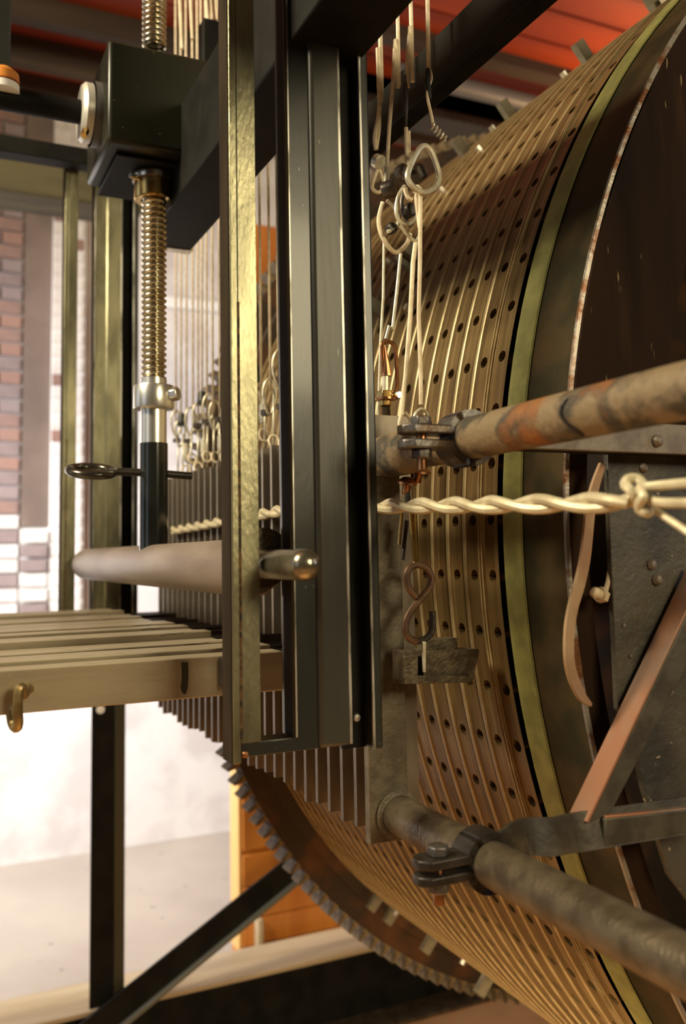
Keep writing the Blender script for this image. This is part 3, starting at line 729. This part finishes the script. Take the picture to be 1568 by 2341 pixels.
# ================================================================== TWISTED TIE WIRE
tw = thing('tie_wire', 'pale twisted tie wire stretched in front of comb and drum', 'wire', (.55, 1.0, .06))
knots = [P(395,1213,X=.546), P(640,1168,X=.546), P(880,1158,X=.545), P(905,1157,X=.546), P(1150,1154,X=.56), P(1395,1149,X=.585), P(1442,1146,X=.593)]
path = []
for a, b in zip(knots[:-1], knots[1:]):
    L_ = (b-a).length; n = max(2, int(L_/.004))
    for i in range(n): path.append(a+(b-a)*(i/n))
path.append(knots[-1])
for s in (0, 1):
    acc = 0; pts = []
    for i, p in enumerate(path):
        if i: acc += (p-path[i-1]).length
        q = acc/.135*2*PI+s*PI
        d = (path[min(i+1,len(path)-1)]-path[max(i-1,0)]).normalized(); a = Vector((0,0,1)); a = (a-d*a.dot(d)).normalized(); b = d.cross(a)
        pts.append(p+a*(.0050*math.cos(q))+b*(.0050*math.sin(q)))
    MB().tube(pts, .0055, 8).build('strand', tie_wire, tw)
KX = .60
def K(px, py, dx=0): return P(px, py, X=KX+dx)
MB().tube(smooth_path([K(1410,1152), K(1440,1149,-.003), K(1470,1142,-.006), K(1520,1150,-.004), K(1640,1150,-.004)], 6), .0048, 9).build('strand', tie_wire, tw)
MB().tube(smooth_path([K(1415,1146), K(1432,1140), K(1452,1140,-.008), K(1440,1120,-.012), K(1428,1108,-.01), K(1436,1095,-.006), K(1455,1094), K(1468,1106,.002), K(1462,1120,.004)], 6), .0046, 9).build('knot_loop', tie_wire, tw)
MB().tube(smooth_path([K(1640,1098), K(1540,1107), K(1490,1112,-.004), K(1464,1116,-.01), K(1470,1135,-.014), K(1462,1150,-.014), K(1462,1165,-.012), K(1480,1173,-.008), K(1484,1168,-.002)], 6), .0046, 9).build('knot_loop', tie_wire, tw)
MB().tube(smooth_path([K(1490,1162,.004), K(1530,1188,.004), K(1600,1235,.004)], 6), .0036, 8).build('loose_end', tie_wire, tw)
# ================================================================== PULL WIRES
WXX = .60
def WP(px, py, i): return P(px, py, Y=1.008+i*.0465)
def bolt(mb, c, r_, h, ax=(0,-1,0)): mb.lathe([(.0001,0),(r_,0),(r_,h*.8),(r_*.8,h),(.0001,h)], c, ax, 14); return mb
# 1 : nearest, bright wire with black sleeve and coil
t = thing('pull_wire', 'pale pull wire with black sleeve and coiled end, rightmost at top', 'wire', tuple(WP(980,300,0)), 'pull wires at the drum')
MB().tube([WP(976,-60,0)+Vector((0,0,1.8)), WP(976,-60,0), WP(980,162,0)], .0030, 8).build('wire', pale_wire, t)
MB().tube([WP(978,158,0), WP(977,190,0), WP(982,226,0)], [.0034,.0042,.003], 8).build('sleeve', black, t)
MB().tube(smooth_path([WP(983,160,0), WP(986,180,0), WP(978,205,0), WP(978,228,0), WP(984,255,0), WP(990,285,0)], 5), .0022, 7).build('tail', pale_wire, t)
cp0, cp1 = WP(986,285,0), WP(1020,322,0); pts = []
dv = (cp1-cp0); dn = dv.normalized(); aa = dn.orthogonal().normalized(); bb_ = dn.cross(aa)
for i in range(61):
    q = i/60; pts.append(cp0+dv*q+aa*(.0045*math.cos(q*2*PI*5))+bb_*(.0045*math.sin(q*2*PI*5)))
MB().tube(pts, .0013, 6).build('coil', galv, t)
# 2
t = thing('pull_wire', 'pale pull wire with grey fittings and two round nuts', 'wire', tuple(WP(935,300,1)), 'pull wires at the drum')
MB().tube(smooth_path([WP(938,-20,1)+Vector((0,0,1.8)), WP(938,-20,1), WP(937,60,1), WP(931,150,1), WP(932,200,1)], 4), .0030, 8).build('wire', pale_wire, t)
MB().tube([WP(926,172,1), WP(927,215,1), WP(928,250,1), WP(928,295,1)], [.002,.0042,.003,.0014], 8).build('fitting', clamp_iron, t)
MB().tube([WP(928,292,1), WP(931,385,1)], .0030, 8).build('lower_wire', pale_wire, t)
MB().tube([WP(935,300,1), WP(936,350,1)], .0022, 7).build('tail', pale_wire, t)
for x_ in (916, 954):
    bolt(MB(), WP(x_,398,1), .0115, .012, (.1,-1,.1)).build('nut', clamp_iron, t)
# pear link hanging on wire 2
t = thing('pear_link', 'large pear-shaped pale wire link beside the two nuts', 'link', tuple(WP(965,400,.3)))
pp = [(968,334),(985,345),(1000,385),(1003,412),(990,432),(968,440),(945,428),(932,408),(936,385),(952,350)]
MB().tube(smooth_path([WP(x,y,.3) for x,y in pp], 4, True), .0042, 8, closed=True).build('loop', galv, t)
MB().tube([WP(990,345,.3), WP(1000,400,.3)], .0014, 6).build('side_wire', pale_wire, t)
# link chain
t = thing('wire_chain', 'cluster of interlocked wire loops below the pear link', 'chain', tuple(WP(920,500,1)))
loops = [([(925,425),(910,450),(906,490),(922,512),(945,505),(955,470),(948,440)], 1.0, galv),
         ([(955,425),(948,445),(938,455),(930,445),(926,430)], .6, pale_wire),
         ([(875,463),(866,500),(870,530),(885,560),(905,577),(928,560),(938,535)], 1.6, pale_wire),
         ([(884,458),(905,478),(912,500),(905,520),(885,530)], 1.3, galv),
         ([(915,515),(935,540),(950,552),(960,535)], 1.0, galv),
         ([(960,430),(952,450),(955,480),(960,520)], .5, pale_wire),
         ([(925,430),(918,470),(935,515),(948,500),(955,470)], 1.2, clamp_iron)]
for pts, i, mm in loops:
    MB().tube(smooth_path([WP(x,y,i) for x,y in pts], 5), .0028 if mm is not pale_wire else .0034, 8).build('loop', mm, t)
bolt(MB(), WP(930,485,1.1), .010, .014).build('dark_nut', darkiron, t)
bolt(MB(), WP(890,525,1.5), .008, .012).build('dark_nut', darkiron, t)
# 3
t = thing('pull_wire', 'thin straight pale pull wire ending in a small grey shackle', 'wire', tuple(WP(890,300,2)), 'pull wires at the drum')
MB().tube(smooth_path([WP(908,-10,2)+Vector((0,0,1.8)), WP(908,-10,2), WP(903,90,2), WP(899,180,2), WP(890,290,2), WP(884,390,2)], 4), .0030, 8).build('wire', pale_wire, t)
MB().tube([WP(885,385,2), WP(883,425,2)], .0045, 8).build('crimp', galv, t)
bolt(MB(), WP(878,436,2), .0125, .020, (.6,-.8,.1)).build('shackle_pin', clamp_iron, t)
# 4
t = thing('pull_wire', 'doubled pale pull wire beside the black guide plate ending in triangle link', 'wire', tuple(WP(865,300,3)), 'pull wires at the drum')
MB().tube(smooth_path([WP(868,20,3)+Vector((0,0,1.8)), WP(868,20,3), WP(866,110,3), WP(869,190,3), WP(866,260,3), WP(857,310,3), WP(860,342,3)], 5), .0036, 8).build('wire', pale_wire, t)
MB().tube(smooth_path([WP(862,110,3), WP(865,200,3), WP(868,280,3), WP(862,335,3)], 4), .0024, 8).build('second_wire', pale_wire, t)
bolt(MB(), WP(860,368,3), .011, .012, (.3,-.8,-.5)).build('tag', galv, t)
MB().tube(smooth_path([WP(864,385,3), WP(853,415,3), WP(852,432,3), WP(866,440,3), WP(880,425,3)], 4)+[WP(866,385,3)], .0028, 8).build('triangle_link', pale_wire, t)
# lower wires at right
t = thing('drop_wire', 'bright pale wire dropping to a small loop on the clamp', 'wire', tuple(WP(940,700,1)), 'drop wires')
MB().tube([WP(950,555,1), WP(944,600,1), WP(938,720,1), WP(927,860,1), WP(918,950,1)], .0034, 8).build('wire', pale_wire, t)
MB().tube(smooth_path([WP(918,945,1), WP(913,968,1), WP(918,985,1), WP(932,975,1), WP(938,960,1), WP(925,942,1)], 4), .0026, 8).build('eye', pale_wire, t)
t = thing('drop_wire', 'pale wire hanging straight down beside the bright one to a ring', 'wire', tuple(WP(960,700,.4)), 'drop wires')
MB().tube([WP(961,435,.4), WP(960,600,.4), WP(957,720,.4), WP(962,860,.4), WP(962,925,.4)], .0030, 8).build('wire', pale_wire, t)
MB().tube(smooth_path([WP(945,965,.4), WP(950,945,.4), WP(963,935,.4), WP(976,945,.4), WP(978,962,.4)], 4), .0022, 8).build('ring', galv, t)
t = thing('drop_wire', 'grey drop wire leading down to the copper turnbuckle', 'wire', tuple(WP(890,650,2)), 'drop wires')
MB().tube([WP(916,580,2), WP(908,660,2), WP(897,755,2)], .0026, 8).build('wire', galv, t)
MB().tube([WP(890,745,2), WP(882,775,2)], .0026, 8).build('tail', galv, t)
t = thing('drop_wire', 'thin grey drop wire closest to the black guide plate', 'wire', tuple(WP(872,700,3)), 'drop wires')
MB().tube([WP(878,540,3), WP(876,680,3), WP(870,780,3), WP(866,900,3), WP(862,1000,3)], .0022, 8).build('wire', galv, t)
# copper turnbuckle
t = thing('turnbuckle', 'copper coloured turnbuckle with hook, nut and ribbed rod', 'turnbuckle', tuple(WP(883,900,2.3)))
I = 2.3
MB().tube(smooth_path([WP(876,850,I), WP(873,800,I), WP(874,785,I), WP(882,782,I), WP(892,782,I), WP(903,795,I), WP(906,830,I), WP(908,880,I), WP(902,905,I)], 4), .0030, 8).build('hook', copper, t)
MB().tube([WP(878,790,I), WP(882,830,I), WP(884,860,I)], [.002,.0055,.0075], 10).build('body', copper, t)
MB().tube([WP(881,860,I), WP(881,895,I)], .005, 10).build('neck', galv, t)
c = WP(881,912,I); MB().hexa(c, (0,0,1), .0125, .011).build('nut', brass, t, .001)
MB().lathe([(.0001,0),(.015,0),(.015,.003),(.0001,.003)], WP(881,915,I), (0,0,1), 20).build('washer', copper, t)
MB().hexa(WP(881,928,I), (0,0,1), .009, .009).build('lock_nut', brass, t, .001)
MB().tube([WP(882,928,I), WP(886,1000,I)], .0058, 10).build('rod', brown_edge, t)
bolt(MB(), WP(906,905,I), .006, .01).build('side_screw', silver, t)
# below the clamp : copper washers
t = thing('copper_screw', 'pair of dark copper wing screws below the upper clamp', 'screw', tuple(WP(950,1090,1)))
for x_, y_, s_ in ((957,1083,1.0), (930,1110,.8)):
    MB().lathe([(.0001,.012),(.006,.011),(.0165*s_,.005),(.017*s_,.002),(.006,0),(.005,-.012),(.0001,-.012)], WP(x_,y_,.8), (.05,-.25,1), 20).build('cup_washer', copper, t)
MB().tube([WP(930,1105,.8), WP(932,1150,.8)], .004, 8).build('stem', darkiron, t)
# brass wires, S-hook and weight
t = thing('brass_link', 'brass wire link hanging below the twisted tie wire', 'link', tuple(WP(945,1230,.5)))
MB().tube([WP(948,1175,.5), WP(953,1290,.5)], .0034, 8).build('wire', brass, t)
MB().tube([WP(938,1172,.5), WP(948,1285,.5)], .0026, 8).build('wire', brass, t)
MB().tube([WP(918,1172,.9), WP(912,1245,.9)], .0024, 8).build('wire', brass, t)
MB().tube([WP(930,1190,.9), WP(920,1280,.9)], .0026, 8).build('wire', darkiron, t)
t = thing('s_hook', 'brown iron S-hook holding the weight block', 'hook', tuple(WP(955,1370,.5)))
sp = [(951,1365),(935,1345),(929,1318),(938,1297),(957,1291),(976,1300),(986,1322),(980,1345),(962,1368),(944,1390),(930,1415),(926,1440),(935,1458),(952,1466)]
MB().tube(smooth_path([WP(x,y,.5) for x,y in sp], 4), .0048, 10).build('upper_bend', mat('brown_iron', (.17,.10,.06), .35, .6, (.1,.06,.04), 40), t)
sp = [(950,1466),(970,1462),(984,1448),(989,1425),(988,1397)]
MB().tube(smooth_path([WP(x,y,.5) for x,y in sp], 4), .0045, 10).build('lower_bend', darkiron, t)
t = thing('weight_block', 'small slotted iron block hanging from the S-hook', 'weight', tuple(WP(1005,1560,.5)))
yw = WP(1000,1500,.5).y
def Q(px, py): p = P(px, py, Y=yw); return (p.x, p.z)
wi = mat('pitted_iron', (.13,.105,.065), .5, .4, (.07,.05,.03), 70, bump=.6, bscale=200)
MB().plate([Q(968,1486), Q(1096,1484), Q(1094,1500), Q(1080,1560), Q(968,1562)], yw, yw+.03).build('right_cheek', wi, t, .001)
MB().plate([Q(922,1490), Q(956,1488), Q(956,1562), Q(922,1564)], yw, yw+.03).build('left_cheek', wi, t, .001)
MB().plate([Q(922,1545), Q(1070,1543), Q(1070,1560), Q(922,1564)], yw-.003, yw+.028).build('base', wi, t, .001)
MB().plate([Q(975,1462), Q(1052,1459), Q(1052,1487), Q(975,1487)], yw+.006, yw+.026).build('top_pad', wi, t, .001)
MB().plate([Q(961,1466), Q(969,1466), Q(968,1536), Q(964,1536)], yw-.006, yw-.002).build('tongue', galv, t, .0005)
# generic pull wires hidden behind the guide plate and in the left gap
wl_ = MB().tube([(0,0,.30), (.001,0,.96), (0,0,CZ)], .0026, 7).mesh('wire'); wl_.materials.append(pale_wire)
wl2 = MB().tube([(0,0,.18), (.002,0,.30)], .0024, 7).mesh('lower_wire'); wl2.materials.append(galv)
tbm = MB().lathe([(.0001,.0),(.007,.0),(.008,.008),(.008,.035),(.005,.04),(.0001,.04)], (0,0,.22), (0,0,1), 12).mesh('barrel'); tbm.materials.append(galv)
nbm = MB().hexa((0,0,.285), (0,0,1), .010, .010).mesh('nut'); nbm.materials.append(clamp_iron)
ndm = MB().lathe([(.0001,0),(.011,0),(.012,.01),(.009,.03),(.0001,.035)], (0,0,.33), (0,0,1), 12).mesh('black_sleeve'); ndm.materials.append(black)
lkm = MB().tube(smooth_path([(0,0,.27),(-.012,0,.30),(-.010,0,.325),(0,0,.338),(.010,0,.325),(.012,0,.30)], 4, True), .0028, 7, closed=True).mesh('link'); lkm.materials.append(galv)
rgm = MB().tube([(.010*math.cos(q*PI/8), .004*math.sin(q*PI/8), .20+.012*math.sin(q*PI/8)) for q in range(16)], .0026, 7, closed=True).mesh('ring'); rgm.materials.append(pale_wire)
for i in range(4, 27):
    yy = 1.012+i*TW+.044
    zone = 'left of the front guide plate' if i >= 15 else ('seen through the plate slot' if 7 <= i <= 11 else 'behind the front guide plate')
    look = 'grey barrel' if i % 3 == 0 else ('black sleeve' if i % 4 == 1 else ('hexagon nut and link' if i % 2 == 0 else 'single wire link'))
    t = thing('pull_wire', 'pale pull wire with a '+look+', '+zone, 'wire', (.59, yy, 0), 'pull wires over the comb')
    for me_, on in ((wl_,1), (wl2,1), (tbm, i % 3 == 0), (nbm, i % 2 == 0), (ndm, i % 4 == 1), (lkm, i % 3 != 0), (rgm, 1)):
        if not on: continue
        o = bpy.data.objects.new(me_.name, me_); C.objects.link(o); o.parent = t
        dz = random.uniform(-.03, .03) if me_ not in (wl_, wl2) else 0
        o.location = (random.uniform(-.004,.004), random.uniform(-.006,.006), dz)
# ropes behind the gearbox at the top
for k, (x_, y2, rr) in enumerate(((413,112,.0042), (437,90,.004), (472,45,.0036), (482,45,.0034), (493,45,.0034))):
    tag(MB().tube([P(x_-3,-40,Y=1.78)+(P(x_-3,-40,Y=1.78)-P(x_+3,y2,Y=1.78))*((CZ-P(x_-3,-40,Y=1.78).z)/(P(x_-3,-40,Y=1.78).z-P(x_+3,y2,Y=1.78).z)), P(x_+3,y2,Y=1.78)], rr, 8).build('rope', pale_wire),
        ('pale rope rising behind the gearbox, leftmost', 'pale rope second from the left above the gearbox', 'pale rope third from the left, by the guide plate',
         'pale rope fourth from the left, by the guide plate', 'pale rope nearest to the front guide plate')[k], 'rope', 'ropes above the gearbox')
m = MB().box(P(465,60,Y=1.76).x, P(503,60,Y=1.76).x, 1.76, 1.80, .75, P(480,42,Y=1.76).z)
tag(m.build('rope_block', black_flat, None, .003), 'black block under the three ropes above the gearbox', 'block')
